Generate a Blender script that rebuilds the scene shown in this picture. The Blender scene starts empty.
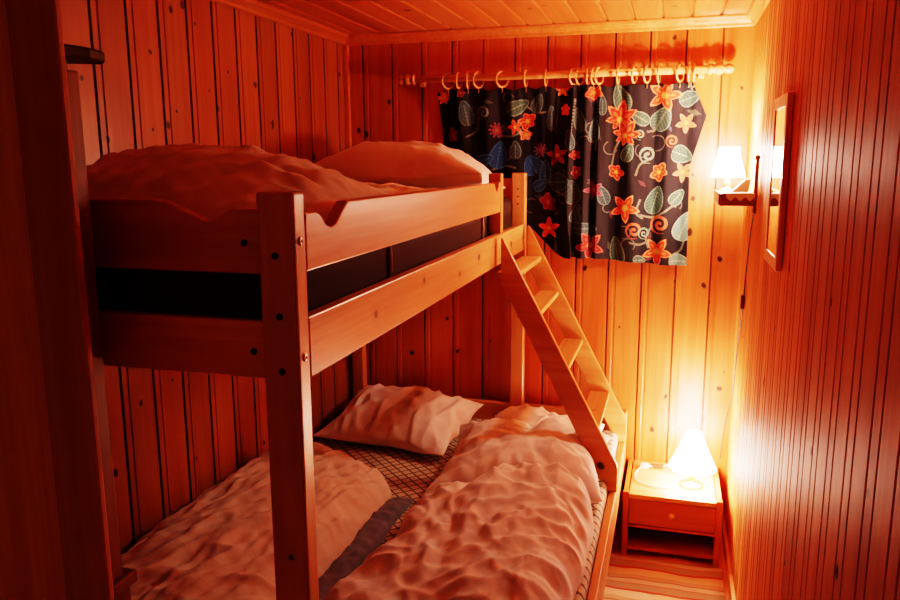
import bpy, bmesh, math, random
import numpy as np
from mathutils import Vector, Matrix, noise
random.seed(7)
C = bpy.context.scene.collection
PI = math.pi

# ------------------------------------------------------------------ materials
def new_mat(name):
    m = bpy.data.materials.new(name); m.use_nodes = True
    nt = m.node_tree; nt.nodes.clear()
    out = nt.nodes.new('ShaderNodeOutputMaterial')
    b = nt.nodes.new('ShaderNodeBsdfPrincipled')
    nt.links.new(b.outputs[0], out.inputs[0])
    return m, nt, b
def N(nt, t, **k):
    n = nt.nodes.new(t)
    for a, v in k.items(): setattr(n, a, v)
    return n
def mth(nt, op, a, b=None, c=None, clamp=False):
    n = N(nt, 'ShaderNodeMath', operation=op); n.use_clamp = clamp
    for i, v in enumerate((a, b, c)):
        if v is None: continue
        if isinstance(v, (int, float)): n.inputs[i].default_value = v
        else: nt.links.new(v, n.inputs[i])
    return n.outputs[0]
def mix(nt, fac, a, b, blend='MIX'):
    n = N(nt, 'ShaderNodeMix', data_type='RGBA', blend_type=blend)
    for i, v in ((0, fac), (6, a), (7, b)):
        if isinstance(v, (int, float)): n.inputs[i].default_value = v
        elif isinstance(v, tuple): n.inputs[i].default_value = (*v, 1)
        else: nt.links.new(v, n.inputs[i])
    return n.outputs[2]
def ramp(nt, fac, stops):
    r = N(nt, 'ShaderNodeValToRGB')
    while len(r.color_ramp.elements) < len(stops): r.color_ramp.elements.new(.5)
    for e, (p, c) in zip(r.color_ramp.elements, stops):
        e.position = p; e.color = (*c, 1) if isinstance(c, tuple) else (c, c, c, 1)
    nt.links.new(fac, r.inputs[0]); return r.outputs[0]

def pine(name, across, along, plank=None, off=0.0, tint=(1, 1, 1), rough=.38, knots=.45, knot_scale=6.5, dark=1.0, coat=.25, spec=.5, groove=None):
    """varnished pine; across / along name the board axes"""
    m, nt, b = new_mat(name)
    tc = N(nt, 'ShaderNodeTexCoord'); sp = N(nt, 'ShaderNodeSeparateXYZ')
    nt.links.new(tc.outputs['Object'], sp.inputs[0])
    ax = {'x': sp.outputs[0], 'y': sp.outputs[1], 'z': sp.outputs[2]}
    third = [k for k in 'xyz' if k not in (across, along)][0]
    A, L, T = ax[across], ax[along], ax[third]
    if plank:
        pid = mth(nt, 'FLOOR', mth(nt, 'DIVIDE', mth(nt, 'SUBTRACT', A, off), plank))
        wn = N(nt, 'ShaderNodeTexWhiteNoise', noise_dimensions='1D'); nt.links.new(pid, wn.inputs['W'])
        rnd = wn.outputs['Value']
    else:
        oi = N(nt, 'ShaderNodeObjectInfo'); rnd = oi.outputs['Random']
    sh = mth(nt, 'MULTIPLY', rnd, 37.0)
    Ls = mth(nt, 'ADD', L, sh)
    def vec(a, l, t):
        c = N(nt, 'ShaderNodeCombineXYZ')
        for i, (v, k) in enumerate(((A, a), (Ls, l), (T, t))):
            nt.links.new(mth(nt, 'MULTIPLY', v, k), c.inputs[i])
        return c.outputs[0]
    n1 = N(nt, 'ShaderNodeTexNoise'); n1.inputs['Scale'].default_value = 1; n1.inputs['Detail'].default_value = 3; n1.inputs['Distortion'].default_value = .6
    nt.links.new(vec(55, 2.0, 55), n1.inputs['Vector'])
    n2 = N(nt, 'ShaderNodeTexNoise'); n2.inputs['Scale'].default_value = 1; n2.inputs['Detail'].default_value = 2
    nt.links.new(vec(11, 1.1, 11), n2.inputs['Vector'])
    t = tint
    light = (.70 * t[0] * dark, .37 * t[1] * dark, .145 * t[2] * dark)
    mid = (.62 * t[0] * dark, .26 * t[1] * dark, .08 * t[2] * dark)
    red = (.50 * t[0] * dark, .16 * t[1] * dark, .042 * t[2] * dark)
    col = mix(nt, ramp(nt, n1.outputs[0], [(.35, 0.0), (.68, 1.0)]), light, mid)
    col = mix(nt, mth(nt, 'MULTIPLY', ramp(nt, n2.outputs[0], [(.45, 0.0), (.75, 1.0)]), .75), col, red)
    tone = mth(nt, 'ADD', mth(nt, 'MULTIPLY', rnd, .3), .82)
    cc = N(nt, 'ShaderNodeCombineXYZ')
    for i in range(3): nt.links.new(tone, cc.inputs[i])
    col = mix(nt, 1.0, col, cc.outputs[0], 'MULTIPLY')
    # knots: sparse dark eyes, slightly stretched along the grain
    c = N(nt, 'ShaderNodeCombineXYZ')
    nt.links.new(mth(nt, 'ADD', A, mth(nt, 'MULTIPLY', rnd, 3.1)), c.inputs[0]); nt.links.new(mth(nt, 'MULTIPLY', Ls, .85), c.inputs[1])
    nd = N(nt, 'ShaderNodeTexNoise'); nd.inputs['Scale'].default_value = 30
    nt.links.new(c.outputs[0], nd.inputs['Vector'])
    va = N(nt, 'ShaderNodeVectorMath', operation='MULTIPLY_ADD')
    nt.links.new(nd.outputs['Color'], va.inputs[0]); va.inputs[1].default_value = (.02, .02, 0); nt.links.new(c.outputs[0], va.inputs[2])
    vo = N(nt, 'ShaderNodeTexVoronoi', voronoi_dimensions='2D'); vo.inputs['Scale'].default_value = knot_scale
    nt.links.new(va.outputs[0], vo.inputs['Vector'])
    sc = N(nt, 'ShaderNodeSeparateColor'); nt.links.new(vo.outputs['Color'], sc.inputs[0])
    has = mth(nt, 'LESS_THAN', sc.outputs[0], knots)
    size = mth(nt, 'ADD', mth(nt, 'MULTIPLY', mth(nt, 'POWER', sc.outputs[1], 1.3), .06), .028)
    rel = mth(nt, 'DIVIDE', vo.outputs['Distance'], size)
    core = mth(nt, 'MULTIPLY', ramp(nt, mth(nt, 'MULTIPLY', rel, .5), [(.35, 1.0), (.6, 0.0)]), has)
    halo = mth(nt, 'MULTIPLY', ramp(nt, mth(nt, 'MULTIPLY', rel, .3), [(.2, 1.0), (.95, 0.0)]), has)
    col = mix(nt, mth(nt, 'MULTIPLY', halo, .45), col, (.42 * dark, .17 * dark, .05 * dark))
    col = mix(nt, mth(nt, 'MULTIPLY', core, .96), col, (.028 * dark, .007 * dark, .004 * dark))
    if groove:      # darker brown band along each board joint
        w, o, ws = groove
        fr = mth(nt, 'FRACT', mth(nt, 'DIVIDE', mth(nt, 'SUBTRACT', A, o), w))
        g = mth(nt, 'LESS_THAN', mth(nt, 'ABSOLUTE', mth(nt, 'SUBTRACT', fr, .0)), ws / w)
        g2 = mth(nt, 'GREATER_THAN', fr, 1 - ws / w)
        col = mix(nt, mth(nt, 'MULTIPLY', mth(nt, 'MAXIMUM', g, g2), .8), col, (.10, .03, .01))
    nt.links.new(col, b.inputs['Base Color'])
    b.inputs['Roughness'].default_value = rough; b.inputs['Specular IOR Level'].default_value = spec
    b.inputs['Coat Weight'].default_value = coat; b.inputs['Coat Roughness'].default_value = .28
    bp = N(nt, 'ShaderNodeBump'); bp.inputs['Strength'].default_value = .12; bp.inputs['Distance'].default_value = .002
    nt.links.new(n1.outputs[0], bp.inputs['Height']); nt.links.new(bp.outputs[0], b.inputs['Normal'])
    return m

def plain(name, col, rough=.5, metal=0.0, noise_amt=.12, scale=40):
    m, nt, b = new_mat(name)
    tc = N(nt, 'ShaderNodeTexCoord'); n = N(nt, 'ShaderNodeTexNoise'); n.inputs['Scale'].default_value = scale
    nt.links.new(tc.outputs['Object'], n.inputs['Vector'])
    c2 = tuple(x * (1 - noise_amt) for x in col)
    nt.links.new(mix(nt, n.outputs[0], col, c2), b.inputs['Base Color'])
    b.inputs['Roughness'].default_value = rough; b.inputs['Metallic'].default_value = metal
    return m

def cloth_mat(name, col, col2=None, pattern=None, fine=260, bump=.15):
    m, nt, b = new_mat(name)
    tc = N(nt, 'ShaderNodeTexCoord'); P = tc.outputs['Object']
    n = N(nt, 'ShaderNodeTexNoise'); n.inputs['Scale'].default_value = 9; n.inputs['Detail'].default_value = 3
    nt.links.new(P, n.inputs['Vector'])
    c = mix(nt, n.outputs[0], col, tuple(x * .9 for x in col))
    if pattern == 'damask':        # faint woven leaf bands
        w = N(nt, 'ShaderNodeTexWave', bands_direction='DIAGONAL'); w.inputs['Scale'].default_value = 9; w.inputs['Distortion'].default_value = 7; w.inputs['Detail'].default_value = 2
        nt.links.new(P, w.inputs['Vector'])
        c = mix(nt, mth(nt, 'MULTIPLY', ramp(nt, w.outputs['Fac'], [(.45, 0.0), (.6, 1.0)]), .5), c, col2)
    if pattern == 'roses':         # washed-out flower sprays
        v = N(nt, 'ShaderNodeTexVoronoi'); v.inputs['Scale'].default_value = 7.5
        nt.links.new(P, v.inputs['Vector'])
        n3 = N(nt, 'ShaderNodeTexNoise'); n3.inputs['Scale'].default_value = 45; nt.links.new(P, n3.inputs['Vector'])
        d = mth(nt, 'ADD', v.outputs['Distance'], mth(nt, 'MULTIPLY', n3.outputs[0], .35))
        c = mix(nt, mth(nt, 'MULTIPLY', ramp(nt, d, [(.38, 1.0), (.52, 0.0)]), .6), c, col2)
    if pattern == 'trellis':       # diamond lattice
        sp = N(nt, 'ShaderNodeSeparateXYZ'); nt.links.new(P, sp.inputs[0])
        s = mth(nt, 'ADD', sp.outputs[0], sp.outputs[1]); d = mth(nt, 'SUBTRACT', sp.outputs[0], sp.outputs[1])
        lines = None
        for q in (s, d):
            q = mth(nt, 'ADD', q, mth(nt, 'MULTIPLY', sp.outputs[2], 1.0))
            f = mth(nt, 'ABSOLUTE', mth(nt, 'SUBTRACT', mth(nt, 'FRACT', mth(nt, 'DIVIDE', q, .046)), .5))
            l = mth(nt, 'GREATER_THAN', f, .40)
            lines = l if lines is None else mth(nt, 'MAXIMUM', lines, l)
        c = mix(nt, lines, c, col2)
    nt.links.new(c, b.inputs['Base Color'])
    b.inputs['Roughness'].default_value = .9
    b.inputs['Sheen Weight'].default_value = .15
    n2 = N(nt, 'ShaderNodeTexNoise'); n2.inputs['Scale'].default_value = fine
    nt.links.new(P, n2.inputs['Vector'])
    bp = N(nt, 'ShaderNodeBump'); bp.inputs['Strength'].default_value = bump; bp.inputs['Distance'].default_value = .002
    nt.links.new(n2.outputs[0], bp.inputs['Height']); nt.links.new(bp.outputs[0], b.inputs['Normal'])
    return m

def glow(name, col, strength, base=(.8, .7, .5)):
    m, nt, b = new_mat(name)
    b.inputs['Base Color'].default_value = (*base, 1); b.inputs['Roughness'].default_value = .8
    b.inputs['Emission Color'].default_value = (*col, 1); b.inputs['Emission Strength'].default_value = strength
    return m

LAMP = (1.0, .62, .54)
M = {}
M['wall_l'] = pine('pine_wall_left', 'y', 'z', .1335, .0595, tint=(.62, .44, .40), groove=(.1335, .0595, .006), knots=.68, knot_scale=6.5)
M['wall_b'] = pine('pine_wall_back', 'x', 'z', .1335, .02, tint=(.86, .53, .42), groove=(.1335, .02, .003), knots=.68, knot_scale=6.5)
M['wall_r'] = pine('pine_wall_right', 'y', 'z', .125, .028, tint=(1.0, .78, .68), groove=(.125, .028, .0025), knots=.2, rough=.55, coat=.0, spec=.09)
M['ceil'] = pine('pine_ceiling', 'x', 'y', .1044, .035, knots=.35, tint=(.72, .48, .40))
M['trim'] = pine('moulding_pine', 'x', 'y', knots=.2, tint=(.9, .66, .55))
M['floor'] = pine('pine_floor', 'x', 'y', .12, 0, knots=.3, tint=(1, 1, 1))
M['pine_x'] = pine(tint=(1, 1.0, 1.08), name='pine_grain_x', across='z', along='x', knots=.25)
M['pine_y'] = pine(tint=(1, 1.0, 1.08), name='pine_grain_y', across='z', along='y', knots=.45, knot_scale=7)
M['pine_yx'] = pine(tint=(1, 1.0, 1.08), name='pine_grain_y_flat', across='x', along='y', knots=.3)
M['pine_z'] = pine(tint=(1, 1.0, 1.08), name='pine_grain_z', across='x', along='z', knots=.2)
M['pine_zy'] = pine(tint=(1, 1.0, 1.08), name='pine_grain_z_side', across='y', along='z', knots=.2)
M['red_x'] = pine('reddish_pine_x', 'z', 'x', knots=.1, tint=(.72, .47, .38))
M['red_z'] = pine('reddish_pine_z', 'x', 'z', knots=.1, tint=(.72, .47, .38))
M['brown_x'] = pine('brown_stained_wood', 'z', 'x', knots=.0, tint=(.45, .3, .28))
M['casing'] = pine('casing_pine', 'x', 'z', knots=.35, knot_scale=4, dark=1.1, tint=(1, .9, .8), coat=0, spec=.2)
M['front'] = pine('front_wall_pine', 'x', 'z', knots=.2, dark=1.3, coat=0, spec=.2)
M['cab'] = pine('cabinet_pine', 'y', 'z', knots=.2, dark=.45, tint=(1, .8, .7), coat=0, spec=.2)
M['cab_dark'] = pine('cabinet_dark_board', 'y', 'x', knots=.0, dark=.1, coat=0, spec=.2)
M['metal'] = plain('steel_bolt', (.55, .5, .45), .3, 1.0)
M['plug'] = plain('dark_plug', (.02, .014, .01), .6)
M['mattress'] = plain('brown_mesh_ticking', (.06, .026, .018), .9, noise_amt=.5, scale=300)
M['strap'] = plain('tan_strap', (.45, .33, .2), .8)
M['duvet'] = cloth_mat('white_duvet', (.86, .82, .80), (.78, .70, .66), 'damask')
M['duvet_l'] = cloth_mat('cream_striped_duvet', (.80, .68, .58), (.68, .52, .40), 'damask')
M['duvet_u'] = cloth_mat('cream_upper_duvet', (.74, .60, .46), (.66, .48, .34), 'damask')
M['pillow'] = cloth_mat('white_pillowcase', (.86, .82, .80))
M['pillow_f'] = cloth_mat('flowered_pillowcase', (.84, .78, .74), (.72, .56, .54), 'roses')
M['trellis'] = cloth_mat('trellis_ticking', (.62, .58, .46), (.12, .12, .11), 'trellis')
M['blanket'] = cloth_mat('blue_grey_blanket', (.17, .19, .25), bump=.5)
M['white'] = plain('white_plastic', (.8, .78, .72), .4)
M['paper'] = plain('white_paper', (.82, .8, .74), .7)
M['doily'] = plain('white_lace', (.82, .8, .75), .9)
M['brass'] = plain('brass', (.75, .55, .25), .3, 1.0)
M['cord_d'] = plain('dark_cord', (.05, .03, .02), .5)
M['switch'] = plain('brown_switch', (.12, .05, .03), .4)
M['shade_t'] = glow('table_lamp_shade', (1.0, .64, .52), 66)
M['shade_w'] = glow('wall_shelf_lamp_shade', (1.0, .64, .52), 150)
M['bulb'] = glow('lamp_bulb', (1.0, .6, .25), 60)
m, nt, b = new_mat('mirror_glass'); b.inputs['Base Color'].default_value = (.9, .9, .88, 1); b.inputs['Metallic'].default_value = 1; b.inputs['Roughness'].default_value = .02
M['mirror'] = m
M['frame'] = pine('mirror_frame_pine', 'y', 'z', knots=.0, tint=(1.2, 1.3, 1.5))
# curtain cloth: the printed pattern is a colour attribute of the cloth
m, nt, b = new_mat('flowered_curtain_cotton')
at = N(nt, 'ShaderNodeAttribute', attribute_name='Print'); nt.links.new(at.outputs['Color'], b.inputs['Base Color'])
b.inputs['Roughness'].default_value = .85
tc = N(nt, 'ShaderNodeTexCoord'); n2 = N(nt, 'ShaderNodeTexNoise'); n2.inputs['Scale'].default_value = 500; nt.links.new(tc.outputs['Object'], n2.inputs['Vector'])
bp = N(nt, 'ShaderNodeBump'); bp.inputs['Strength'].default_value = .15; bp.inputs['Distance'].default_value = .002
nt.links.new(n2.outputs[0], bp.inputs['Height']); nt.links.new(bp.outputs[0], b.inputs['Normal'])
M['curtain'] = m
# rag rug: woven stripes across
m, nt, b = new_mat('striped_rag_rug')
tc = N(nt, 'ShaderNodeTexCoord'); sp = N(nt, 'ShaderNodeSeparateXYZ'); nt.links.new(tc.outputs['Object'], sp.inputs[0])
nz = N(nt, 'ShaderNodeTexNoise'); nz.inputs['Scale'].default_value = 5; nt.links.new(tc.outputs['Object'], nz.inputs['Vector'])
yy = mth(nt, 'ADD', sp.outputs[1], mth(nt, 'MULTIPLY', nz.outputs[0], .05))
f = mth(nt, 'FRACT', mth(nt, 'DIVIDE', yy, .16))
st = ramp(nt, f, [(0, (.74, .60, .44)), (.28, (.74, .60, .44)), (.30, (.45, .10, .06)), (.36, (.45, .10, .06)), (.38, (.40, .30, .20)), (.60, (.40, .30, .20)), (.62, (.50, .13, .07)), (.66, (.62, .50, .36)), (.80, (.62, .50, .36)), (.82, (.30, .12, .08)), (.87, (.58, .42, .28))])
nt.links.new(st, b.inputs['Base Color']); b.inputs['Roughness'].default_value = .95
M['rug'] = m

# ------------------------------------------------------------------ mesh helpers
def obj(name, bm, mat, parent=None, smooth=False, bevel=0.0, segs=2):
    me = bpy.data.meshes.new(name); bmesh.ops.recalc_face_normals(bm, faces=bm.faces[:]); bm.to_mesh(me); bm.free()
    me.materials.append(mat)
    if smooth:
        for p in me.polygons: p.use_smooth = True
    o = bpy.data.objects.new(name, me); C.objects.link(o)
    if parent is not None:
        o.parent = parent
        o.matrix_parent_inverse = Matrix.Translation(-Vector(parent_loc(parent)))
    if bevel:
        md = o.modifiers.new('soft_edges', 'BEVEL'); md.width = bevel; md.segments = segs; md.limit_method = 'ANGLE'; md.angle_limit = math.radians(35)
    return o
def parent_loc(p):
    v = Vector(p.location)
    while p.parent is not None:
        v = v + Vector(p.parent.location) if p.type == 'EMPTY' and p.parent is not None and False else v
        break
    return v
def thing(name, label, cat, loc=(0, 0, 0), group=None):
    o = bpy.data.objects.new(name, None); C.objects.link(o); o.location = loc; o.empty_display_size = .05
    return tag(o, label, cat, group)
def tag(o, label, cat, group=None):
    o['label'] = label; o['category'] = cat
    if group: o['group'] = group
    return o
def struct(name, bm, mat, **k):
    o = obj(name, bm, mat, **k); o['kind'] = 'structure'; return o
def box(bm, x0, x1, y0, y1, z0, z1):
    vs = [bm.verts.new((x, y, z)) for x in (x0, x1) for y in (y0, y1) for z in (z0, z1)]
    for f in ((0, 1, 3, 2), (4, 6, 7, 5), (0, 4, 5, 1), (2, 3, 7, 6), (0, 2, 6, 4), (1, 5, 7, 3)): bm.faces.new([vs[i] for i in f])
    return bm
def B(*a): return box(bmesh.new(), *a)
def prism(pts, axis, a0, a1, bm=None):
    """polygon given in the two other axes (x,z for axis y; y,z for axis x; x,y for axis z), extruded along axis"""
    bm = bm or bmesh.new()
    def P(p, t): return {'y': (p[0], t, p[1]), 'x': (t, p[0], p[1]), 'z': (p[0], p[1], t)}[axis]
    a = [bm.verts.new(P(p, a0)) for p in pts]; b = [bm.verts.new(P(p, a1)) for p in pts]
    bm.faces.new(a); bm.faces.new(b[::-1]); n = len(pts)
    for i in range(n): bm.faces.new((a[i], a[(i + 1) % n], b[(i + 1) % n], b[i]))
    return bm
def lathe(prof, c, axis='z', n=28, bm=None):
    """profile of (radius, offset along axis) turned about axis through c"""
    bm = bm or bmesh.new(); c = Vector(c); rows = []
    for r, h in prof:
        row = []
        for k in range(n):
            a = 2 * PI * k / n; u, v = max(r, 1e-4) * math.cos(a), max(r, 1e-4) * math.sin(a)
            d = {'z': (u, v, h), 'x': (h, u, v), 'y': (u, h, v)}[axis]
            row.append(bm.verts.new(c + Vector(d)))
        rows.append(row)
    for a, b in zip(rows, rows[1:]):
        for k in range(n): bm.faces.new((a[k], a[(k + 1) % n], b[(k + 1) % n], b[k]))
    if prof[0] != prof[-1]:
        bm.faces.new(rows[0][::-1]); bm.faces.new(rows[-1])
    return bm
def spline(pts, n=8):
    out = []; P = [Vector(p) for p in pts]
    for i in range(len(P) - 1):
        p0, p1, p2, p3 = P[max(i - 1, 0)], P[i], P[i + 1], P[min(i + 2, len(P) - 1)]
        for k in range(n):
            t = k / n
            out.append(.5 * (2 * p1 + (p2 - p0) * t + (2 * p0 - 5 * p1 + 4 * p2 - p3) * t * t + (3 * p1 - p0 - 3 * p2 + p3) * t ** 3))
    return out + [P[-1]]
def tube(pts, r, bm=None, n=8, closed=False):
    bm = bm or bmesh.new(); P = [Vector(p) for p in pts]; rows = []; up = Vector((.13, .31, .94))
    for i, p in enumerate(P):
        t = (P[(i + 1) % len(P)] - P[i - 1]) if closed else (P[min(i + 1, len(P) - 1)] - P[max(i - 1, 0)])
        t.normalize(); s = t.cross(up); s.normalize(); w = s.cross(t)
        rows.append([bm.verts.new(p + (s * math.cos(2 * PI * k / n) + w * math.sin(2 * PI * k / n)) * r) for k in range(n)])
    pairs = list(zip(rows, rows[1:])) + ([(rows[-1], rows[0])] if closed else [])
    for a, b in pairs:
        for k in range(n): bm.faces.new((a[k], a[(k + 1) % n], b[(k + 1) % n], b[k]))
    if not closed: bm.faces.new(rows[0][::-1]); bm.faces.new(rows[-1])
    return bm
def nz(x, y, z=0.0): return noise.noise(Vector((x, y, z)))
def ridge(x, y, s): return 1 - min(1, abs(nz(x, y, s)) * 2.4)
def smooth(a, b, x):
    t = min(1, max(0, (x - a) / (b - a))); return t * t * (3 - 2 * t)

def padded(name, quad, base, thick, mat, parent=None, p=5.0, n=110, m=110, seed=1.0, creases=((6, 16, 30, .012),), pinch=0.0, wob=.012, lift=.0, crumple=(), extra=None, tuft=None):
    """a stuffed cloth slab (pillow, duvet): quad corners in plan, base(x,y), thick(u,v) and wrinkles"""
    q = [Vector((a[0], a[1])) for a in quad]; bm = bmesh.new(); T = []; Bm = []
    def prof(t): return max(0, 1 - abs(2 * t - 1) ** p) ** .5
    for j in range(m + 1):
        # denser rows near the rim
        v = .5 - .5 * math.cos(PI * j / m) if p < 20 else j / m
        v = .6 * v + .4 * j / m
        rt = []; rb = []
        for i in range(n + 1):
            u = .5 - .5 * math.cos(PI * i / n); u = .6 * u + .4 * i / n
            xy = q[0] * (1 - u) * (1 - v) + q[1] * u * (1 - v) + q[2] * u * v + q[3] * (1 - u) * v
            ctr = (q[0] + q[1] + q[2] + q[3]) / 4
            if pinch:
                eu = (2 * u - 1); ev = (2 * v - 1)
                k = 1 - pinch * max(abs(eu) ** 3 * (1 - ev * ev), abs(ev) ** 3 * (1 - eu * eu))
                xy = ctr + (xy - ctr) * k
            else:   # round the corners
                eu = abs(2 * u - 1); ev = abs(2 * v - 1)
                xy = ctr + (xy - ctr) * (1 - .06 * (eu * ev) ** 6)
            e = prof(u) * prof(v)
            x, y = xy
            x += wob * nz(x * 5, y * 5, seed) * 2; y += wob * nz(x * 5, y * 5, seed + 9) * 2
            t = thick(u, v)
            h = t * e
            w = 0
            for deg, fa, fl, amp in creases:
                a = math.radians(deg); s = x * math.cos(a) + y * math.sin(a); r = -x * math.sin(a) + y * math.cos(a)
                wx = nz(x * 3, y * 3, seed + 4 + deg * .1) * .9
                w += amp * (ridge(s * fa + wx, r * fl + wx, seed + deg) - .55)
            w += .004 * nz(x * 26, y * 26, seed)
            for fx, fy, amp in crumple:
                d = noise.voronoi(Vector((x * fx + .25 * nz(x * 6, y * 6, seed), y * fy + .25 * nz(x * 6, y * 6, seed + 3), seed)))[0]
                w += amp * (min(.5, d[1] - d[0]) - .22 + .8 * nz(x * fx * .6, y * fy * .6, seed + 7))
            z0 = base(x, y)
            zl = z0 + lift * (1 - e)
            zt = zl + h + w * min(1, e * 1.6) * (1 if t > .03 else .5)
            if extra: zt += extra(x, y, u, v) * min(1, e * 1.5)
            edge = (i in (0, n)) or (j in (0, m))
            zt = max(zt, zl + .004)
            vt = bm.verts.new((x, y, zt)); rt.append(vt)
            rb.append(vt if edge else bm.verts.new((x, y, min(zl, zt - .003))))
        T.append(rt); Bm.append(rb)
    for j in range(m):
        for i in range(n):
            bm.faces.new((T[j][i], T[j][i + 1], T[j + 1][i + 1], T[j + 1][i]))
            f = (Bm[j][i], Bm[j + 1][i], Bm[j + 1][i + 1], Bm[j][i + 1])
            if len(set(f)) == 4 and not all(a is b for a, b in zip(f, (T[j][i], T[j + 1][i], T[j + 1][i + 1], T[j][i + 1]))):
                try: bm.faces.new(f)
                except ValueError: pass
    return obj(name, bm, mat, parent, smooth=True)
# ------------------------------------------------------------------ room shell
XL, XR, YB, ZC = -1.397, .261, 3.21, 2.04
def panelled(bm, along0, along1, w, off, put, lo, hi, grooves):
    """tongue-and-groove boarding: a profile with joints every w, extruded from lo to hi; put(s, depth, t) gives the point"""
    S = [(along0, 0.0)]
    k = math.ceil((along0 - off) / w)
    while off + k * w < along1:
        s = off + k * w
        for ds, d in grooves:
            if along0 < s + ds < along1: S.append((s + ds, d))
        k += 1
    S.append((along1, 0.0)); S.sort(key=lambda a: a[0])
    a = [bm.verts.new(put(s, d, lo)) for s, d in S]; b = [bm.verts.new(put(s, d, hi)) for s, d in S]
    for i in range(len(S) - 1): bm.faces.new((a[i], a[i + 1], b[i + 1], b[i]))
    return bm
V1 = [(-.0045, 0), (-.0015, .008), (.0015, .008), (.0045, 0), (.024, 0), (.0265, .003), (.0285, .003), (.031, 0)]
V2 = [(-.004, 0), (-.001, .007), (.001, .007), (.004, 0), (.020, 0), (.023, .0015), (.029, .0015), (.032, 0)]
V3 = [(-.004, 0), (-.001, .008), (.001, .008), (.004, 0), (.040, 0), (.043, .0025), (.046, .0025), (.049, 0)]
VC = [(-.006, 0), (-.001, .006), (.001, .006), (.006, 0)]
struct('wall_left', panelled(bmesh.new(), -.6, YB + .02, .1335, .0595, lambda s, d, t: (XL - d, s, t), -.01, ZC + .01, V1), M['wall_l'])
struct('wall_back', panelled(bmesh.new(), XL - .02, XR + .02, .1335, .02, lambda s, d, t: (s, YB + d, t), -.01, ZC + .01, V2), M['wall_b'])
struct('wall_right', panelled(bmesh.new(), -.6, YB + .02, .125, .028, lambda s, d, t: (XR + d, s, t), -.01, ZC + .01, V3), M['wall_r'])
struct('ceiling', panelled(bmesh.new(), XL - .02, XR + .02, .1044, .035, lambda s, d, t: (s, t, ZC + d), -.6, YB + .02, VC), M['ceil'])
struct('floor', B(XL - .02, XR + .02, -.6, YB + .02, -.03, 0), M['floor'])
struct('wall_front', B(XL, -.885, .905, .955, 0, ZC), M['front'])
# cove mouldings under the ceiling
mo = [(0, 0), (.006, 0), (.010, .004), (.012, .012), (.022, .022), (.030, .026), (.034, .034), (.034, .0395), (0, .0395)]
struct('trim_1', prism([(YB - p, 2.0 + q) for p, q in mo], 'x', XL, XR), M['trim'])
struct('trim_2', prism([(XL + p, 2.0 + q) for p, q in mo], 'y', .96, YB), M['trim'])
struct('trim_3', prism([(XR - p, 2.0 + q) for p, q in mo], 'y', -.5, YB), M['trim'])
struct('trim_4', B(XL + .001, XL + .022, YB - .022, YB - .001, 0, 2.0), M['trim'], bevel=.003)
struct('baseboard_right', B(XR - .012, XR + .005, -.5, YB, 0, .055), M['pine_yx'], bevel=.004)
# door casing on the near left
struct('door_1', B(-.888, -.806, .893, .906, 0, ZC - .001), M['casing'], bevel=.003)

# ------------------------------------------------------------------ cabinet at the near left
cab = thing('cabinet', 'tall narrow pine cabinet with an overhanging top board beside the door casing', 'cabinet', (-1.1, 1.0, 0))
obj('spacer', B(-1.38, -.915, .965, 1.03, 1.6555, 1.6715), M['cab'], cab)
obj('side_panel', B(-.918, -.900, .962, 1.036, .80, 1.655), M['cab'], cab, bevel=.003)
obj('carcass', B(-1.38, -.918, .962, 1.036, .80, 1.655), M['cab'], cab, bevel=.002)
obj('base_unit', B(-1.38, -.903, .962, 1.055, 0, .772), M['cab'], cab, bevel=.002)
obj('ledge', B(-1.385, -.893, .960, 1.065, .774, .798), M['cab'], cab, bevel=.004)
top = [(-1.385, .96), (-.905, .96), (-.885, .99), (-.880, 1.04), (-.890, 1.085), (-.91, 1.105), (-.95, 1.08), (-1.385, 1.05)]
obj('top_board', prism(top, 'z', 1.672, 1.690), M['cab_dark'], cab, bevel=.004)

# ------------------------------------------------------------------ bunk bed
X1, X2 = -.585, -.147                 # outer faces of the upper and of the wider lower bunk
P0, PE = 1.12, 3.18
bed = thing('bunk_bed', 'pine family bunk bed, narrow bunk above a wide one, built along the left wall', 'bunk bed', (-.9, 2.15, 0))
def post(x0, x1, y0, y1, z1, lab=None):
    o = obj('post', B(x0, x1, y0, y1, 0, z1), M['pine_zy'] if False else M['pine_z'], bed, bevel=.006, segs=3)
    return o
front = post(X1 - .067, X1, P0, P0 + .043, 1.4665)
back = post(X1 - .058, X1, 3.137, PE, 1.461)
post(XL + .012, XL + .07, P0, P0 + .043, 1.4665)
post(XL + .024, XL + .080, 3.137, PE, 1.461)
post(X2 - .058, X2, 3.137, PE, .482)
post(X2 - .058, X2, P0, P0 + .043, .482)
# bolts: dark plugs on the near face, steel heads on the side
for x, z in ((-.620, 1.363), (-.617, 1.262), (-.617, 1.168)):
    obj('plug', lathe([(.006, -.002), (.006, .004)], (x, P0, z), 'y', 14), M['plug'], front)
for z in (1.386, 1.190):
    b_ = lathe([(.0075, -.004), (.0075, .001), (.006, .0025), (.003, .003), (.0025, .0005), (.0005, .0005)], (X1, P0 + .021, z), 'x', 16)
    obj('bolt', b_, M['metal'], front, smooth=True)
for z in (1.395, 1.365, 1.335):
    obj('plug', lathe([(.0035, -.002), (.0035, .003)], (X1 - .030, 3.137, z), 'y', 10), M['plug'], back)
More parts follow.
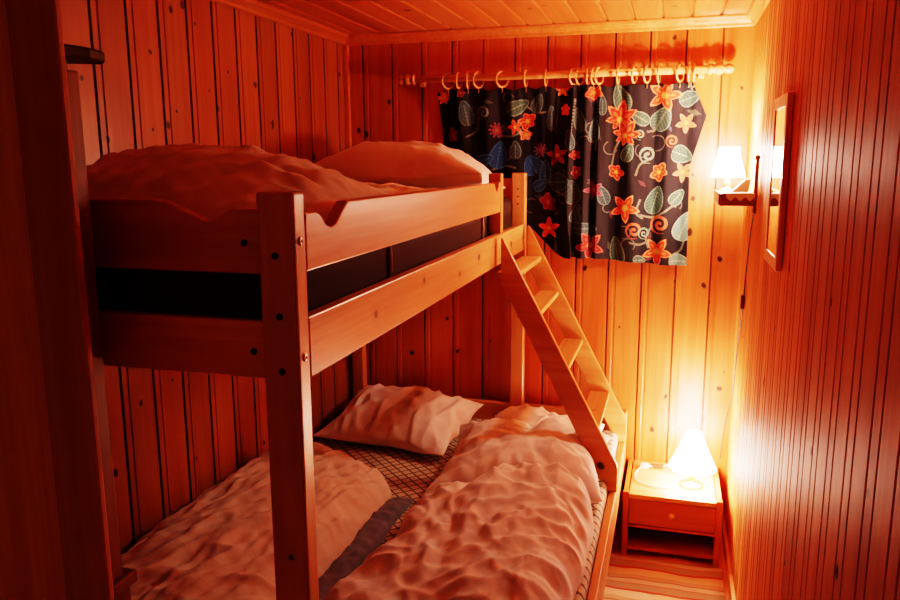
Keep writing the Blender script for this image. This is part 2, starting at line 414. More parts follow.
# upper side rail (full length) and guard rail with its notched ends
obj('side_rail', B(X1 - .026, X1 - .001, P0 + .0435, 3.1365, 1.147, 1.2545), M['pine_y'], bed, bevel=.003)
def notch(y0, y1, lo, hi, hi2=None):
    hi2 = hi2 or hi
    return [(y0, lo), (y1, lo), (y1, hi - .02), (y1 - .028, hi - .022), (y1 - .05, hi - .055), (y1 - .075, hi - .05), (y1 - .11, hi), (y0 + .20, hi), (y0 + .15, hi - .032), (y0 + .12, hi - .045), (y0 + .085, hi - .042), (y0 + .06, hi - .018), (y0 + .04, hi - .012), (y0, hi - .012)]
gr = [(1.1635, 1.332), (2.673, 1.332), (2.673, 1.436), (2.652, 1.438), (2.640, 1.420), (2.622, 1.404), (2.602, 1.412), (2.578, 1.436), (1.42, 1.441), (1.34, 1.441), (1.315, 1.425), (1.285, 1.403), (1.265, 1.399), (1.245, 1.405), (1.222, 1.425), (1.205, 1.430), (1.1635, 1.430)]
obj('guard_rail', prism(gr, 'x', X1 - .026, X1 - .001), M['pine_y'], bed, bevel=.003)
obj('guard_end_board', B(X1 - .046, X1 - .001, 2.678, 2.718, 1.256, 1.467), M['pine_z'], bed, bevel=.003)
# wall-side rail and guard
obj('side_rail', B(XL + .015, XL + .04, P0 + .0435, 3.1365, 1.147, 1.2545), M['pine_y'], bed, bevel=.003)
# near end: shaped top board and low board between the posts
pe = [(XL + .0705, 1.330), (X1 - .0675, 1.330), (X1 - .0675, 1.438), (-.705, 1.438), (-.728, 1.425), (-.742, 1.416), (-.757, 1.417), (-.80, 1.436), (-.83, 1.449), (-.86, 1.452), (XL + .0705, 1.452)]
near_end = obj('end_board', prism(pe, 'y', P0 + .010, P0 + .032), M['pine_x'], bed, bevel=.003)
low_end = obj('end_board', B(XL + .0705, X1 - .0675, P0 + .010, P0 + .032, 1.150, 1.250), M['pine_x'], bed, bevel=.003)
obj('plug', lathe([(.006, -.002), (.006, .004)], (-.682, P0 + .010, 1.382), 'y', 12), M['plug'], near_end)
obj('plug', lathe([(.006, -.002), (.006, .004)], (-.674, P0 + .010, 1.197), 'y', 12), M['plug'], low_end)
# far end boards of the upper bunk
pf = [(XL + .0805, 1.330), (X1 - .0585, 1.330), (X1 - .0585, 1.438), (XL + .0805, 1.438)]
obj('end_board', prism(pf, 'y', 3.146, 3.168), M['red_x'], bed, bevel=.003)
obj('end_board', B(XL + .0805, X1 - .0585, 3.146, 3.168, 1.150, 1.250), M['pine_x'], bed, bevel=.003)
# slats carrying the upper mattress
for k in range(13):
    y = 1.25 + k * .145
    obj('slat', B(XL + .0405, X1 - .0265, y, y + .07, 1.182, 1.198), M['pine_x'], bed)
# lower bunk
obj('lower_side_rail', B(X2 - .028, X2 - .002, P0 + .0435, 3.1365, .215, .36), M['pine_y'], bed, bevel=.004)
obj('lower_side_rail', B(XL + .015, XL + .04, P0 + .0435, 3.1365, .215, .36), M['pine_y'], bed, bevel=.004)
obj('lower_end_board', B(XL + .0805, X2 - .0585, 3.145, 3.172, .215, .476), M['pine_x'], bed, bevel=.005)
obj('lower_end_board', B(XL + .0705, X2 - .0585, P0 + .008, P0 + .034, .215, .40), M['pine_x'], bed, bevel=.005)
obj('slat_base', B(XL + .0405, X2 - .0285, P0 + .05, 3.13, .222, .24), M['pine_x'], bed)
# ladder leaning out from the upper rail to the lower rail
lad = bpy.data.objects.new('ladder', None); C.objects.link(lad); lad.parent = bed; lad.location = (0, 0, 0)
lad.matrix_parent_inverse = Matrix.Translation(-Vector(bed.location))
def lobj(name, bm, mat, bevel):
    o = obj(name, bm, mat, None, bevel=bevel); o.parent = lad; return o
st = [(-.568, 1.250), (-.560, 1.244), (-.150, .464), (-.146, .452), (-.146, .362), (-.178, .362), (-.205, .400), (-.568, 1.095)]
for y in (2.600, 3.102):
    lobj('stringer', prism(st, 'y', y, y + .024), M['pine_x'], .003)
for z in (1.125, .985, .790, .575):
    x = -.563 + (1.245 - z) / (1.245 - .464) * .413
    lobj('step', B(x - .088, x - .010, 2.6245, 3.1015, z - .020, z), M['pine_yx'], .003)

# ------------------------------------------------------------------ mattresses
mt = tag(obj('mattress', B(XL + .045, X1 - .049, P0 + .036, 3.13, 1.1985, 1.365), M['mattress'], bevel=.03, segs=4), 'thin dark brown mattress lying behind the rails of the upper bunk', 'mattress')
for y in (1.675, 2.585):
    obj('handle_strap', tube([(X1 - .046, y, 1.24), (X1 - .044, y + .003, 1.28), (X1 - .046, y, 1.33)], .005), M['strap'], mt, smooth=True)
tag(obj('mattress', B(XL + .045, X2 - .031, P0 + .04, 3.142, .2405, .402), M['trellis'], bevel=.025, segs=4), 'wide mattress in cream and dark diamond trellis ticking on the lower bunk', 'mattress')

# ------------------------------------------------------------------ bedding
def up_thick(u, v):   # v runs from the near end to the pillow
    hump = .132 * (1 - smooth(.15, .60, v)) + .072
    return hump * (.86 + .14 * math.sin(PI * min(1, u * 1.1)))
tag(padded('duvet', [(XL + .05, P0 + .04), (X1 - .060, P0 + .04), (X1 - .055, 2.72), (XL + .05, 2.72)], lambda x, y: 1.366, up_thick, M['duvet_u'], p=3.2, n=90, m=150, seed=3.3,
           creases=((60, 5, 16, .018), (85, 4, 22, .010), (20, 6, 14, .008))), 'cream duvet heaped at the near end of the upper bunk', 'duvet')
tag(padded('pillow', [(-1.345, 2.62), (-.64, 2.62), (-.655, 3.10), (-1.345, 3.10)], lambda x, y: 1.37 + .065 * smooth(2.80, 2.62, y), lambda u, v: .215 - .03 * smooth(.6, 1, u), M['pillow_f'], p=2.2, n=90, m=70, seed=5.1, pinch=.10, lift=.03,
           creases=((30, 5, 9, .010), (110, 6, 12, .008))), 'plump pale flowered pillow at the far end of the upper bunk', 'pillow')
# lower bunk: flowered pillow against the far left corner
tag(padded('pillow', [(-1.34, 2.64), (-.785, 2.575), (-.725, 3.06), (-1.335, 3.11)], lambda x, y: .404 + .05 * smooth(2.75, 3.1, y), lambda u, v: .125 + .03 * (1 - abs(2 * v - 1)), M['pillow_f'], p=2.3, n=100, m=80, seed=8.4, pinch=.10, lift=.035,
           creases=((100, 5, 16, .012), (75, 8, 14, .010))), 'large flowered pillow in the far left corner of the lower bunk', 'pillow')
tag(padded('pillow', [(-.690, 2.83), (-.215, 2.83), (-.225, 3.12), (-.710, 3.12)], lambda x, y: .404, lambda u, v: .10 + .02 * math.sin(6 * u), M['pillow'], p=2.4, n=80, m=60, seed=11.4, pinch=.08, lift=.02,
           creases=((20, 8, 12, .012), (80, 8, 14, .014))), 'flat white pillow against the far end board, beside the ladder', 'pillow')
tag(padded('pillow', [(-.735, 2.22), (-.185, 2.33), (-.190, 2.80), (-.765, 2.78)], lambda x, y: .406 + .05 * smooth(2.55, 2.82, y), lambda u, v: .16, M['pillow'], crumple=((7, 7, .025), (15, 13, .012)), p=2.8, n=110, m=90, seed=14.4, pinch=.11, lift=.035,
           creases=((35, 5, 10, .008), (100, 5, 12, .008)), extra=lambda x, y, u, v: -.055 * math.exp(-((u - .52 - .25 * (v - .8)) / .10) ** 2) * smooth(.35, 1.0, v)), 'crumpled white pillow in the middle, half under the large white duvet', 'pillow')
# blue-grey blanket between the two duvets
tag(padded('blanket', [(-.858, 1.30), (-.782, 1.30), (-.782, 2.27), (-.866, 2.25)], lambda x, y: .4035, lambda u, v: .035, M['blanket'], p=5, n=50, m=120, seed=21.0, wob=.006,
           crumple=((13, 13, .012), (26, 26, .006)), creases=((70, 6, 9, .005), (10, 5, 14, .004))), 'blue-grey blanket lying in the gap between the two lower duvets', 'blanket')
def dl(u, v): return (.13 + .03 * math.sin(PI * u)) * (1 - .15 * v)
tag(padded('duvet', [(XL + .025, P0 + .07), (-.845, P0 + .07), (-.850, 2.30), (-1.385, 2.56)], lambda x, y: .405, dl, M['duvet_l'], p=7, n=100, m=170, seed=31.0, wob=.006,
           creases=((65, 4, 17, .016), (88, 4, 24, .010), (15, 6, 10, .006))), 'cream patterned duvet folded lengthwise along the left wall', 'duvet')
def dr(u, v):
    return .125 + .055 * math.exp(-((v - .86) / .14) ** 2) * math.exp(-((u - .55) / .42) ** 2) + .03 * math.sin(PI * u)
tag(padded('duvet', [(-.795, P0 + .07), (-.190, P0 + .07), (-.178, 2.33), (-.725, 2.24)], lambda x, y: .407 + .085 * smooth(2.14, 2.33, y), dr, M['duvet'], p=5, n=130, m=190, seed=41.7, wob=.02,
           crumple=((5, 3.6, .040), (12, 7, .016), (22, 15, .006)), creases=((70, 5, 12, .014), (25, 6, 13, .012), (125, 7, 12, .012)), extra=lambda x, y, u, v: -.05 * math.exp(-((u - .30 - .5 * (v - .9)) / .07) ** 2) * smooth(.7, 1.0, v)), 'large crumpled white duvet spread over the right half of the lower bunk', 'duvet')

# ------------------------------------------------------------------ curtain rod, rings, curtains
RY, RZ = 3.160, 1.845
rod = thing('curtain_rod', 'turned pine curtain rod across the back wall with knob finials', 'curtain rod', (-.47, RY, RZ))
obj('pole', lathe([(.0145, -1.06), (.0145, .10)], (0, RY, RZ), 'x', 20), M['pine_x'], rod, smooth=True)
fin = [(.0145, 0), (.021, .004), (.021, .012), (.014, .018), (.019, .030), (.0235, .042), (.019, .054), (.011, .060), (.017, .068), (.019, .077), (.015, .088), (.006, .096), (.0005, .098)]
obj('finial', lathe(fin, (.10, RY, RZ), 'x', 20), M['pine_x'], rod, smooth=True)
obj('finial', lathe([(r, -h * .8) for r, h in fin], (-1.06, RY, RZ), 'x', 20), M['pine_x'], rod, smooth=True)
for x in (-1.035, .078):
    obj('bracket', prism([(x - .012, RZ - .03), (x + .012, RZ - .03), (x + .012, RZ + .014), (x - .012, RZ + .014)], 'y', RY + .012, YB), M['pine_x'], rod, bevel=.004)
ringm = M['pine_z']
def ring_bm(x, yaw):
    c, s = math.cos(yaw), math.sin(yaw); R = .030; pts = []
    for k in range(28):
        a = 2 * PI * k / 28; d = R * math.cos(a)
        pts.append((x + d * s, RY + d * c, RZ - .0108 + R * math.sin(a)))
    return tube(pts, .0042, n=8, closed=True)
LR = [-.918, -.872, -.834, -.789, -.691, -.593, -.512]
RR = [-.401, -.378, -.346, -.323, -.303, -.230, -.168, -.121, -.077, .001, .034, .053]
pos = ['outermost on the left end', 'second from the left end', 'third from the left end', 'fourth from the left end', 'fifth from the left end', 'sixth from the left end', 'last before the meeting of the curtains']
posr = ['first of the bunch where the curtains meet', 'second of the bunch where the curtains meet', 'third of the bunch where the curtains meet', 'fourth of the bunch where the curtains meet', 'last of the bunch where the curtains meet', 'first right of the bunch', 'second right of the bunch', 'third right of the bunch, over the red flower', 'fourth right of the bunch', 'leftmost of the three beside the right finial', 'middle of the three beside the right finial', 'nearest the right finial']
yaws = [.7, .1, -.1, .55, .7, .05, .02, .5, .45, .1, .3, .5, .1, .3, .4, .15, .45, .1, .05]
for i, x in enumerate(LR + RR):
    lab = ('pine curtain ring on the left curtain, ' + pos[i]) if i < 7 else ('pine curtain ring on the right curtain, ' + posr[i - 7])
    r = obj('curtain_ring', ring_bm(x, yaws[i]), ringm, smooth=True); tag(r, lab, 'curtain ring', 'rings on the curtain rod')
    obj('clip', tube([(x, RY, RZ - .044), (x + .002, RY + .002, RZ - .055), (x, RY, RZ - .064)], .0022, n=6), M['brass'], r, smooth=True)

FLOWERS = [(-0.051, 1.757, 0.069, 'star', 'o'), (-0.218, 1.666, 0.061, 'lily', 'r'), (-0.197, 1.604, 0.053, 'lily', 'r'), (-0.227, 1.463, 0.037, 'bud', 'r'), (-0.061, 1.463, 0.041, 'bud', 'o'), (-0.187, 1.321, 0.061, 'star', 'o'), (-0.056, 1.151, 0.061, 'star', 'o'), (-0.319, 1.772, 0.037, 'bud', 'o'), (0.032, 1.65, 0.041, 'star', 'a'), (0.029, 1.463, 0.041, 'star', 'a'), (-0.322, 1.168, 0.061, 'star', 'd'), (-0.382, 1.463, 0.033, 'bud', 'd'), (-0.388, 1.531, 0.029, 'bud', 'd'), (-0.312, 1.392, 0.041, 'star', 'm'), (-0.59, 1.668, 0.049, 'bud', 'r'), (-0.639, 1.645, 0.037, 'star', 'o'), (-0.719, 1.634, 0.041, 'daisy', 'm'), (-0.933, 1.772, 0.037, 'lily', 'o'), (-0.908, 1.617, 0.037, 'bud', 'm'), (-0.464, 1.531, 0.053, 'star', 'd'), (-0.498, 1.341, 0.049, 'bud', 'm'), (-0.492, 1.234, 0.053, 'star', 'r'), (-0.446, 1.794, 0.033, 'star', 'a'), (-0.432, 1.709, 0.029, 'bud', 'o'), (-0.597, 1.613, 0.033, 'bud', 'a'), (-0.534, 1.552, 0.037, 'daisy', 'p'), (-0.864, 1.786, 0.024, 'bud', 'd')]
LEAVES = [(-0.214, 1.75, 0.033, 0.057, 20, 'g'), (-0.059, 1.667, 0.037, 0.049, -30, 'g'), (0.042, 1.743, 0.041, 0.029, 20, 'g'), (0.023, 1.529, 0.041, 0.033, -20, 'g'), (-0.072, 1.354, 0.033, 0.057, -15, 'g'), (0.043, 1.253, 0.037, 0.061, -20, 'c'), (-0.213, 1.147, 0.029, 0.061, 10, 'g'), (0.011, 1.366, 0.024, 0.037, -40, 'g'), (-0.142, 1.672, 0.024, 0.041, 60, 'g'), (-0.275, 1.372, 0.024, 0.041, 20, 'k'), (-0.375, 1.668, 0.024, 0.049, 15, 'k'), (-0.396, 1.383, 0.033, 0.049, 10, 'k'), (-0.344, 1.237, 0.049, 0.024, 0, 'k'), (0.031, 1.113, 0.041, 0.029, 0, 'c'), (-0.124, 1.113, 0.024, 0.02, 0, 'g'), (-0.315, 1.629, 0.02, 0.049, 0, 'k'), (-0.183, 1.538, 0.024, 0.037, -20, 'g'), (-0.286, 1.725, 0.016, 0.041, 0, 'k'), (-0.847, 1.705, 0.029, 0.053, 10, 'k'), (-0.627, 1.725, 0.049, 0.029, 25, 'g'), (-0.546, 1.739, 0.024, 0.041, -20, 'k'), (-0.71, 1.533, 0.037, 0.057, -10, 'b'), (-0.638, 1.553, 0.024, 0.037, 0, 'k'), (-0.488, 1.678, 0.02, 0.049, 0, 'k'), (-0.566, 1.492, 0.041, 0.041, 30, 'b'), (-0.512, 1.463, 0.024, 0.049, 0, 'b'), (-0.413, 1.591, 0.02, 0.041, 10, 'k'), (-0.45, 1.423, 0.041, 0.037, 0, 'k'), (-0.382, 1.29, 0.024, 0.033, 0, 'k'), (-0.769, 1.513, 0.041, 0.024, 20, 'b'), (-0.532, 1.411, 0.033, 0.024, 30, 'b')]
SCROLLS = [(-0.017, 1.582, 0.024, 'a'), (-0.148, 1.233, 0.033, 'a'), (-0.049, 1.259, 0.037, 'a'), (-0.109, 1.222, 0.024, 'g'), (-0.106, 1.529, 0.033, 'g'), (-0.77, 1.704, 0.029, 'g'), (-0.139, 1.607, 0.02, 'g'), (-0.374, 1.318, 0.02, 'k')]
VINES = [[(-0.216, 1.588), (-0.234, 1.55), (-0.244, 1.491)], [(-0.127, 1.294), (-0.081, 1.286), (-0.043, 1.303), (-0.006, 1.331)], [(-0.091, 1.166), (-0.101, 1.21), (-0.079, 1.251)], [(-0.049, 1.7), (-0.072, 1.633), (-0.109, 1.618)], [(-0.162, 1.185), (-0.123, 1.177), (-0.085, 1.194)], [(-0.795, 1.684), (-0.804, 1.636), (-0.847, 1.608)], [(-0.702, 1.61), (-0.651, 1.609), (-0.618, 1.625)], [(-0.599, 1.732), (-0.553, 1.703), (-0.512, 1.702)], [(-0.306, 1.744), (-0.306, 1.609), (-0.309, 1.55)], [(-0.512, 1.451), (-0.47, 1.391), (-0.424, 1.367)], [(-0.13, 1.353), (-0.143, 1.305), (-0.119, 1.282)], [(0.046, 1.198), (0.033, 1.157), (0.003, 1.137)], [(-0.393, 1.747), (-0.406, 1.63), (-0.42, 1.551)], [(0.038, 1.81), (0.049, 1.754), (0.021, 1.718)], [(-0.149, 1.452), (-0.135, 1.491), (-0.105, 1.51)], [(-0.735, 1.472), (-0.68, 1.488), (-0.637, 1.48)]]

PAL = dict(o=((.50, .045, .02), (.60, .17, .05)), r=((.42, .022, .016), (.55, .14, .04)), a=((.48, .11, .05), (.56, .22, .09)), d=((.22, .012, .016), (.30, .06, .03)), m=((.17, .02, .05), (.22, .06, .08)), p=((.14, .04, .16), (.2, .1, .25)),
           g=((.035, .085, .07), (.16, .24, .19)), k=((.025, .055, .065), (.10, .17, .17)), b=((.012, .06, .17), (.05, .18, .40)), c=((.12, .24, .22), (.28, .38, .33)))
def paint(X, Z):
    col = np.empty(X.shape + (3,)); col[:] = (.006, .0055, .010)
    def put(mask, c): col[mask] = c
    for pts in VINES:
        P = spline([(p[0], p[1], 0) for p in pts], 10)
        d = np.full(X.shape, 9.)
        for p in P: d = np.minimum(d, np.hypot(X - p.x, Z - p.y))
        put(d < .0042, (.14, .15, .11))
    rg_ = random.Random(5)
    for k in range(70):            # small curling tendrils and leaflets between the large motifs
        px, pz, pr, pa = rg_.uniform(-.96, .06), rg_.uniform(1.1, 1.79), rg_.uniform(.012, .03), rg_.uniform(0, 6.28)
        dx, dz = X - px, Z - pz; rr = np.hypot(dx, dz); an = np.arctan2(dz, dx) + pa
        if k % 2: put((np.abs(rr - pr) < .0024) & (np.cos(an) > -.4), (.09, .10, .09))
        else: put((np.abs(dx * math.cos(pa) + dz * math.sin(pa)) < pr) & (np.abs(-dx * math.sin(pa) + dz * math.cos(pa)) < .4 * (pr - np.abs(dx * math.cos(pa) + dz * math.sin(pa)))), rg_.choice(((.05, .07, .065), (.035, .055, .09), (.09, .03, .04), (.06, .07, .05))))
    for cx, cz, r, q in SCROLLS:
        dx, dz = X - cx, Z - cz; rr = np.hypot(dx, dz); an = np.arctan2(dz, dx)
        sp = np.abs((rr / r * 1.6 - an / (2 * PI)) % 1.0 - .5)
        put((rr < r) & (sp > .26), PAL[q][1] if q in 'gk' else PAL[q][0])
    for cx, cz, a, b, g, q in LEAVES:
        t = math.radians(g); dx, dz = X - cx, Z - cz
        u = dx * math.cos(t) + dz * math.sin(t); v = -dx * math.sin(t) + dz * math.cos(t)
        if b < a: u, v, a, b = v, u, b, a
        w = np.sqrt(np.clip(1 - (v / b) ** 2, 0, 1)) * a * (1 - .35 * v / b)
        ins = (np.abs(u) < w) & (np.abs(v) < b)
        put(ins, PAL[q][0]); put(ins & (np.abs(u) > w - .0042), PAL[q][1]); put(ins & (np.abs(u) < .0025) & (v < b * .6), PAL[q][1])
        vein = np.abs(((v + np.abs(u) * .8) / .014) % 1 - .5) < .12
        put(ins & vein & (np.abs(u) < w - .004), tuple(.6 * x + .4 * y for x, y in zip(*PAL[q])))
    for k, (cx, cz, r, kind, q) in enumerate(FLOWERS):
        r *= .92 if cx > -.38 else .8
        dx, dz = X - cx, Z - cz; rr = np.hypot(dx, dz); an = np.arctan2(dz, dx) + k * 1.3
        c1, c2 = PAL[q]
        pt = lambda n: np.abs((an / (2 * PI) * n) % 1 - .5) * 2
        if kind == 'star': R = r * 1.08 * (.40 + .60 * pt(5) ** 1.1)
        elif kind == 'daisy': R = r * (.72 + .28 * np.cos(an * 10))
        elif kind == 'lily': R = r * 1.1 * (.5 + .5 * pt(7)) * (1 + .3 * np.sin(an - k))
        else: R = r * (.8 + .14 * np.cos(an * 5)) * (1 + .15 * np.cos(2 * an))
        ins = rr < R
        put(ins, c1)
        put(ins & (rr < R * .62) & (np.cos(an * (10 if kind in ('star', 'daisy') else 7)) > -.1), c2)
        put(ins & (rr > R * .86), tuple(min(1, 1.25 * x + .04) for x in c2))
        put(rr < r * .2, (.50, .34, .08) if q not in 'mp' else (.3, .12, .1))
        put(ins & (np.abs(np.sin(an * 2.5 + PI / 2)) < .08) & (rr > r * .25), tuple(.45 * x for x in c1))
    return col
def curtain(name, lab, xl, xr, top, bot, folds, nx, nzv, hooks):
    """xl(z), xr(z): edges; bot(x): hem height; folds(x, t): depth of the gathers"""
    me = bpy.data.meshes.new(name); V = []; uv = []
    for j in range(nzv + 1):
        t = j / nzv
        for i in range(nx + 1):
            s = i / nx
            z = top + (bot(xl(1.45) * (1 - s) + xr(1.45) * s) - top) * t
            x = xl(z) * (1 - s) + xr(z) * s
            sag = 0
            if t < .12:
                dmin = min(abs(x - h) for h in hooks); sag = -.012 * min(1, dmin / .04) * (1 - t / .12)
            V.append((x, 3.166 + (.026 * smooth(0, .35, t) if x < -.47 else 0) + folds(x, t) * (1.25 - .75 * smooth(.3, .5, t) if x < -.47 else 1.2), z + sag)); uv.append((x, z))
    F = [(j * (nx + 1) + i, j * (nx + 1) + i + 1, (j + 1) * (nx + 1) + i + 1, (j + 1) * (nx + 1) + i) for j in range(nzv) for i in range(nx)]
    me.from_pydata(V, [], F); me.update()
    A = np.array(uv); col = paint(A[:, 0], A[:, 1])
    at = me.color_attributes.new('Print', 'FLOAT_COLOR', 'POINT')
    at.data.foreach_set('color', np.concatenate([col, np.ones((len(A), 1))], 1).astype(np.float32).ravel())
    for p in me.polygons: p.use_smooth = True
    me.materials.append(M['curtain'])
    o = bpy.data.objects.new(name, me); C.objects.link(o)
    md = o.modifiers.new('cloth_thickness', 'SOLIDIFY'); md.thickness = .0012
    return tag(o, lab, 'curtain')
def fold_l(x, t): return .013 * math.sin(x * 52 + .4 * math.sin(x * 17)) * (.45 + .55 * t) + .006 * nz(x * 40, t * 3, 2)
def fold_r(x, t):
    a = .016 if x < -.20 else .013
    return a * math.sin((x + .05 * t * 0) * (95 if x < -.30 else 47) + .6 * math.sin(x * 15)) * (.5 + .5 * t) + .006 * nz(x * 35, t * 3, 5) - (.01 if x < -.33 else 0)
curtain('curtain', 'dark curtain with grey and blue leaves hanging behind the upper bunk pillow', lambda z: -.962 + .01 * math.sin(z * 9), lambda z: -.416 + .012 * math.sin(z * 8) + .02 * (1.8 - z), 1.803,
        lambda x: 1.112 + .13 * smooth(-.44, -.60, x), fold_l, 260, 320, LR)
def edge_r(z): return .048 + .055 * max(0, 1 - abs(z - 1.675) / (.13 if z > 1.675 else .19)) + .012 * (1.8 - z) / .7
curtain('curtain', 'dark curtain with bright red flowers hanging beside the glowing wall lamp', lambda z: -.4155 + .012 * math.sin(z * 8) + .02 * (1.8 - z), edge_r, 1.803,
        lambda x: 1.118 - .022 * smooth(-.45, .06, x), fold_r, 300, 340, RR)

# ------------------------------------------------------------------ bedside cabinet
ns = thing('nightstand', 'low red-brown pine nightstand with one drawer in the far right corner', 'nightstand', (.045, 3.02, 0))
NX0, NX1, NY0, NY1, NZ = -.136, .226, 2.845, 3.195, .257
for x in (NX0, NX1 - .022):
    obj('leg', B(x, x + .022, NY0, NY0 + .022, 0, NZ + .004), M['red_z'], ns, bevel=.002)
    obj('leg', B(x, x + .022, NY1 - .022, NY1, 0, NZ + .004), M['red_z'], ns, bevel=.002)
    obj('side_panel', B(x + .003, x + .019, NY0 + .0225, NY1 - .0225, .03, NZ + .004), M['red_z'], ns)
obj('top', B(NX0 + .0225, NX1 - .0225, NY0 - .004, NY1, NZ - .020, NZ - .001), M['pine_x'], ns, bevel=.003)
dr_ = obj('drawer', B(NX0 + .0235, NX1 - .0235, NY0 + .003, NY1 - .04, .132, NZ - .024), M['red_x'], ns, bevel=.002)
obj('knob', lathe([(.005, .0), (.005, -.008), (.011, -.012), (.013, -.018), (.010, -.023), (.0005, -.025)], (.046, NY0 + .003, .187), 'y', 18), M['pine_z'], dr_, smooth=True)
obj('rail', B(NX0 + .0225, NX1 - .0225, NY0 + .004, NY0 + .02, .118, .129), M['red_x'], ns, bevel=.001)
obj('shelf', B(NX0 + .0225, NX1 - .0225, NY0 + .006, NY1 - .01, .024, .038), M['red_x'], ns, bevel=.001)
obj('back_panel', B(NX0 + .0225, NX1 - .0225, NY1 - .0095, NY1 - .004, .038, NZ - .021), M['red_x'], ns)

# ------------------------------------------------------------------ lamps
def lamp(name, lab, x, y, z, stem, prof_base, shade, mat):
    """shade = (z0, r0, z1, r1) relative to z"""
    t = thing(name, lab, 'lamp', (x, y, z))
    obj('base', lathe(prof_base, (x, y, z), 'z', 28), M['brass'] if stem == 'brass' else M['white'], t, smooth=True)
    z0, r0, z1, r1 = shade
    bm = bmesh.new(); n = 40; R0 = []; R1 = []
    rows = []
    for k in range(7):
        f = k / 6
        r = r0 + (r1 - r0) * f - .004 * math.sin(PI * f)
        rows.append([bm.verts.new((x + r * math.cos(2 * PI * i / n), y + r * math.sin(2 * PI * i / n), z + z0 + (z1 - z0) * f)) for i in range(n)])
    for a, b_ in zip(rows, rows[1:]):
        for i in range(n): bm.faces.new((a[i], a[(i + 1) % n], b_[(i + 1) % n], b_[i]))
    s = obj('lamp_shade', bm, mat, t, smooth=True)
    sd = s.modifiers.new('shell', 'SOLIDIFY'); sd.thickness = .0015
    for zz, rr in ((z0, r0), (z1, r1)):
        obj('shade_rim', tube([(x + rr * math.cos(2 * PI * i / n), y + rr * math.sin(2 * PI * i / n), z + zz) for i in range(n)], .0017, n=6, closed=True), M['brass'], s, smooth=True)
    obj('bulb', lathe([(.006, 0), (.007, .012), (.016, .026), (.019, .038), (.014, .050), (.0005, .056)], (x, y, z + z0 + (z1 - z0) * .15), 'z', 18), M['bulb'], t, smooth=True)
    return t
tl = lamp('table_lamp', 'small glowing table lamp with white cone shade on the nightstand', .116, 2.985, NZ, 'brass', [(.0005, 0), (.046, 0), (.046, .006), (.042, .010), (.016, .014), (.011, .022), (.014, .030), (.016, .042), (.011, .056), (.008, .066), (.008, .100), (.0005, .101)], (.074, .090, .218, .030), M['shade_t'])
wl = lamp('shelf_lamp', 'small glowing lamp with white pleated shade on the wall shelf', .178, 2.905, 1.402, 'brass', [(.0005, 0), (.026, 0), (.026, .004), (.012, .008), (.009, .016), (.013, .026), (.008, .036), (.006, .050), (.006, .080), (.0005, .081)], (.048, .060, .152, .034), M['shade_w'])
for t, z, w in ((tl, NZ + .200, 14.0), (wl, 1.402 + .132, 20.0)):
    L = bpy.data.lights.new('bulb_light', 'POINT'); L.energy = w; L.color = LAMP; L.shadow_soft_size = .012
    o = bpy.data.objects.new('bulb_light', L); C.objects.link(o); o.location = (t.location.x, t.location.y, z)
# white flex with plug and inline switch on the nightstand
ft = NZ + .004
cd = tag(obj('lamp_cord', tube(spline([(.064, 2.958, ft), (.02, 2.925, ft), (-.04, 2.925, ft), (-.088, 2.965, ft), (-.100, 3.02, ft), (-.086, 3.085, ft + .002), (-.06, 3.112, ft + .006), (-.035, 3.118, ft + .004), (.02, 3.150, ft), (.06, 3.185, ft)]), .0028), M['white'], smooth=True), 'white lamp cord looped on the nightstand top', 'cord')
obj('switch', B(-.042, .010, 3.115, 3.132, ft - .002, ft + .012), M['switch'], cd, bevel=.004)
obj('plug', lathe([(.004, 0), (.012, .006), (.013, .028), (.009, .036), (.0005, .037)], (-.085, 3.10, ft + .010), 'x', 14), M['white'], cd, smooth=True)

# ------------------------------------------------------------------ wall shelf by the corner
sh = thing('wall_shelf', 'small dark-fronted wall shelf on the right wall near the far corner', 'shelf', (.2, 2.8, 1.39))
obj('board', B(.146, XR - .001, 2.662, 3.02, 1.386, 1.401), M['pine_yx'], sh, bevel=.002)
obj('fascia', B(.144, XR - .012, 2.648, 2.6615, 1.364, 1.404), M['brown_x'], sh, bevel=.002)
obj('side_fascia', B(.140, .1455, 2.662, 3.02, 1.366, 1.404), M['brown_x'], sh, bevel=.002)
obj('end_bracket', lathe([(.0005, -.098), (.005, -.094), (.007, -.085), (.0055, -.07), (.0065, -.03), (.006, .0), (.0065, .05), (.005, .072), (.009, .082), (.007, .090), (.0005, .093)], (XR - .0115, 2.655, 1.434), 'z', 14), M['brown_x'], sh, smooth=True)
# small cloth draped over the shelf edge, folded leaflet on it
bm = bmesh.new(); rows = []
for i in range(25):
    x = .160 + .088 * i / 24
    edge = 1.386 + .006 * math.cos(i / 24 * PI * 6)
    rows.append([bm.verts.new(p) for p in ((x, 2.80, 1.4035), (x, 2.70, 1.4035), (x, 2.650, 1.4055), (x, 2.6455, 1.4045), (x, 2.6455, edge))])
for a, b_ in zip(rows, rows[1:]):
    for k in range(4): bm.faces.new((a[k], b_[k], b_[k + 1], a[k + 1]))
tag(obj('shelf_cloth', bm, M['doily']), 'narrow white cloth with scalloped edge draped over the wall shelf', 'cloth')
bm = prism([(.180, 1.4062), (.232, 1.4062), (.238, 1.447), (.222, 1.4475)], 'y', 2.70, 2.755)
tag(obj('leaflet', bm, M['paper'], bevel=.001), 'small folded white leaflet leaning on the wall shelf', 'leaflet')
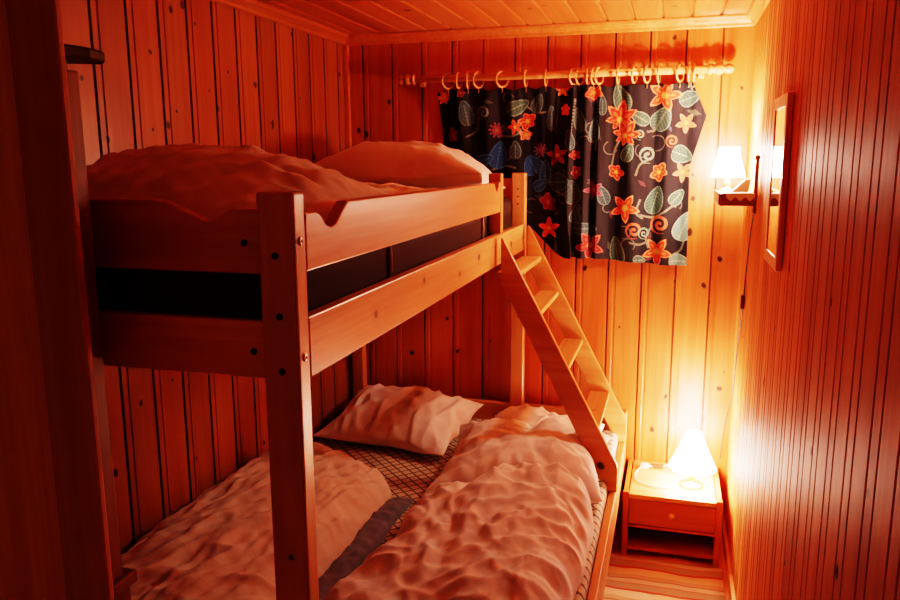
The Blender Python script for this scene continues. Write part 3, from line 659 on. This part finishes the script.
# dark flex hanging from the shelf
cx = XR - .006
cd2 = tag(obj('hanging_cord', tube(spline([(XR - .012, 2.70, 1.384), (cx, 2.73, 1.345), (cx, 2.765, 1.295), (cx, 2.80, 1.24), (cx, 2.865, 1.10), (cx, 2.89, 1.0), (cx, 2.93, .93), (cx, 3.0, .825), (cx, 3.09, .62), (XR - .02, 3.165, .46), (XR - .03, 3.19, .30)]), .0024), M['cord_d'], smooth=True), 'thin dark cord hanging down the wall from the shelf', 'cord')
obj('switch', B(cx - .010, cx + .004, 2.872, 2.898, .985, 1.035), M['switch'], cd2, bevel=.004)

# ------------------------------------------------------------------ mirror on the right wall
mr = thing('wall_mirror', 'rectangular mirror in a flat pine frame on the right wall', 'mirror', (XR, 2.1, 1.45))
MY0, MY1, MZ0, MZ1, FX = 2.005, 2.262, 1.243, 1.669, XR - .016
fw = .032
fr = bmesh.new()
for (y0, y1, z0, z1) in ((MY0, MY0 + fw, MZ0, MZ1), (MY1 - fw, MY1, MZ0, MZ1), (MY0 + fw, MY1 - fw, MZ0, MZ0 + fw), (MY0 + fw, MY1 - fw, MZ1 - fw, MZ1)):
    box(fr, FX, XR - .001, y0, y1, z0, z1)
obj('frame', fr, M['frame'], mr, bevel=.003)
obj('glass', B(XR - .0135, XR - .009, MY0 + fw - .002, MY1 - fw + .002, MZ0 + fw - .002, MZ1 - fw + .002), M['mirror'], mr)

# ------------------------------------------------------------------ rug
bm = bmesh.new(); G = []
for j in range(61):
    y = 1.30 + 1.525 * j / 60
    G.append([bm.verts.new((-.215 + .45 * i / 12 + .004 * nz(y * 9, i > 6), y + .01 * nz(i * .4, 3), .006 + .004 * max(0, nz(i * .35, y * 12, 4)))) for i in range(13)])
for a, b_ in zip(G, G[1:]):
    for i in range(12): bm.faces.new((a[i], a[i + 1], b_[i + 1], b_[i]))
rg = obj('rug', bm, M['rug'], smooth=True); sd = rg.modifiers.new('weave', 'SOLIDIFY'); sd.thickness = .005
tag(rg, 'striped rag rug on the floor between the bunk and the right wall', 'rug')

# ------------------------------------------------------------------ world, camera, look
w = bpy.data.worlds.new('hall_dusk'); bpy.context.scene.world = w; w.use_nodes = True
w.node_tree.nodes['Background'].inputs[0].default_value = (1.0, .36, .22, 1); w.node_tree.nodes['Background'].inputs[1].default_value = .14
yaw, pitch, roll, hcam, fpx = .2816, .1809, -.0048, 1.517, 770.2
Fw = Vector((-math.sin(yaw) * math.cos(pitch), math.cos(yaw) * math.cos(pitch), -math.sin(pitch)))
R_ = Fw.cross(Vector((0, 0, 1))).normalized(); U_ = R_.cross(Fw)
R2 = R_ * math.cos(roll) + U_ * math.sin(roll); U2 = U_ * math.cos(roll) - R_ * math.sin(roll)
cam = bpy.data.cameras.new('camera'); cam.sensor_width = 36; cam.lens = fpx * 36 / 900; cam.clip_start = .05
co = bpy.data.objects.new('camera', cam); C.objects.link(co)
mw = Matrix((R2, U2, -Fw)).transposed().to_4x4(); mw.translation = (0, 0, hcam); co.matrix_world = mw
sc = bpy.context.scene; sc.camera = co
sc.view_settings.view_transform = 'Filmic'; sc.view_settings.look = 'Very High Contrast'; sc.view_settings.exposure = 0.52; sc.view_settings.gamma = 1.0
sc.cycles.max_bounces = 8; sc.cycles.diffuse_bounces = 6
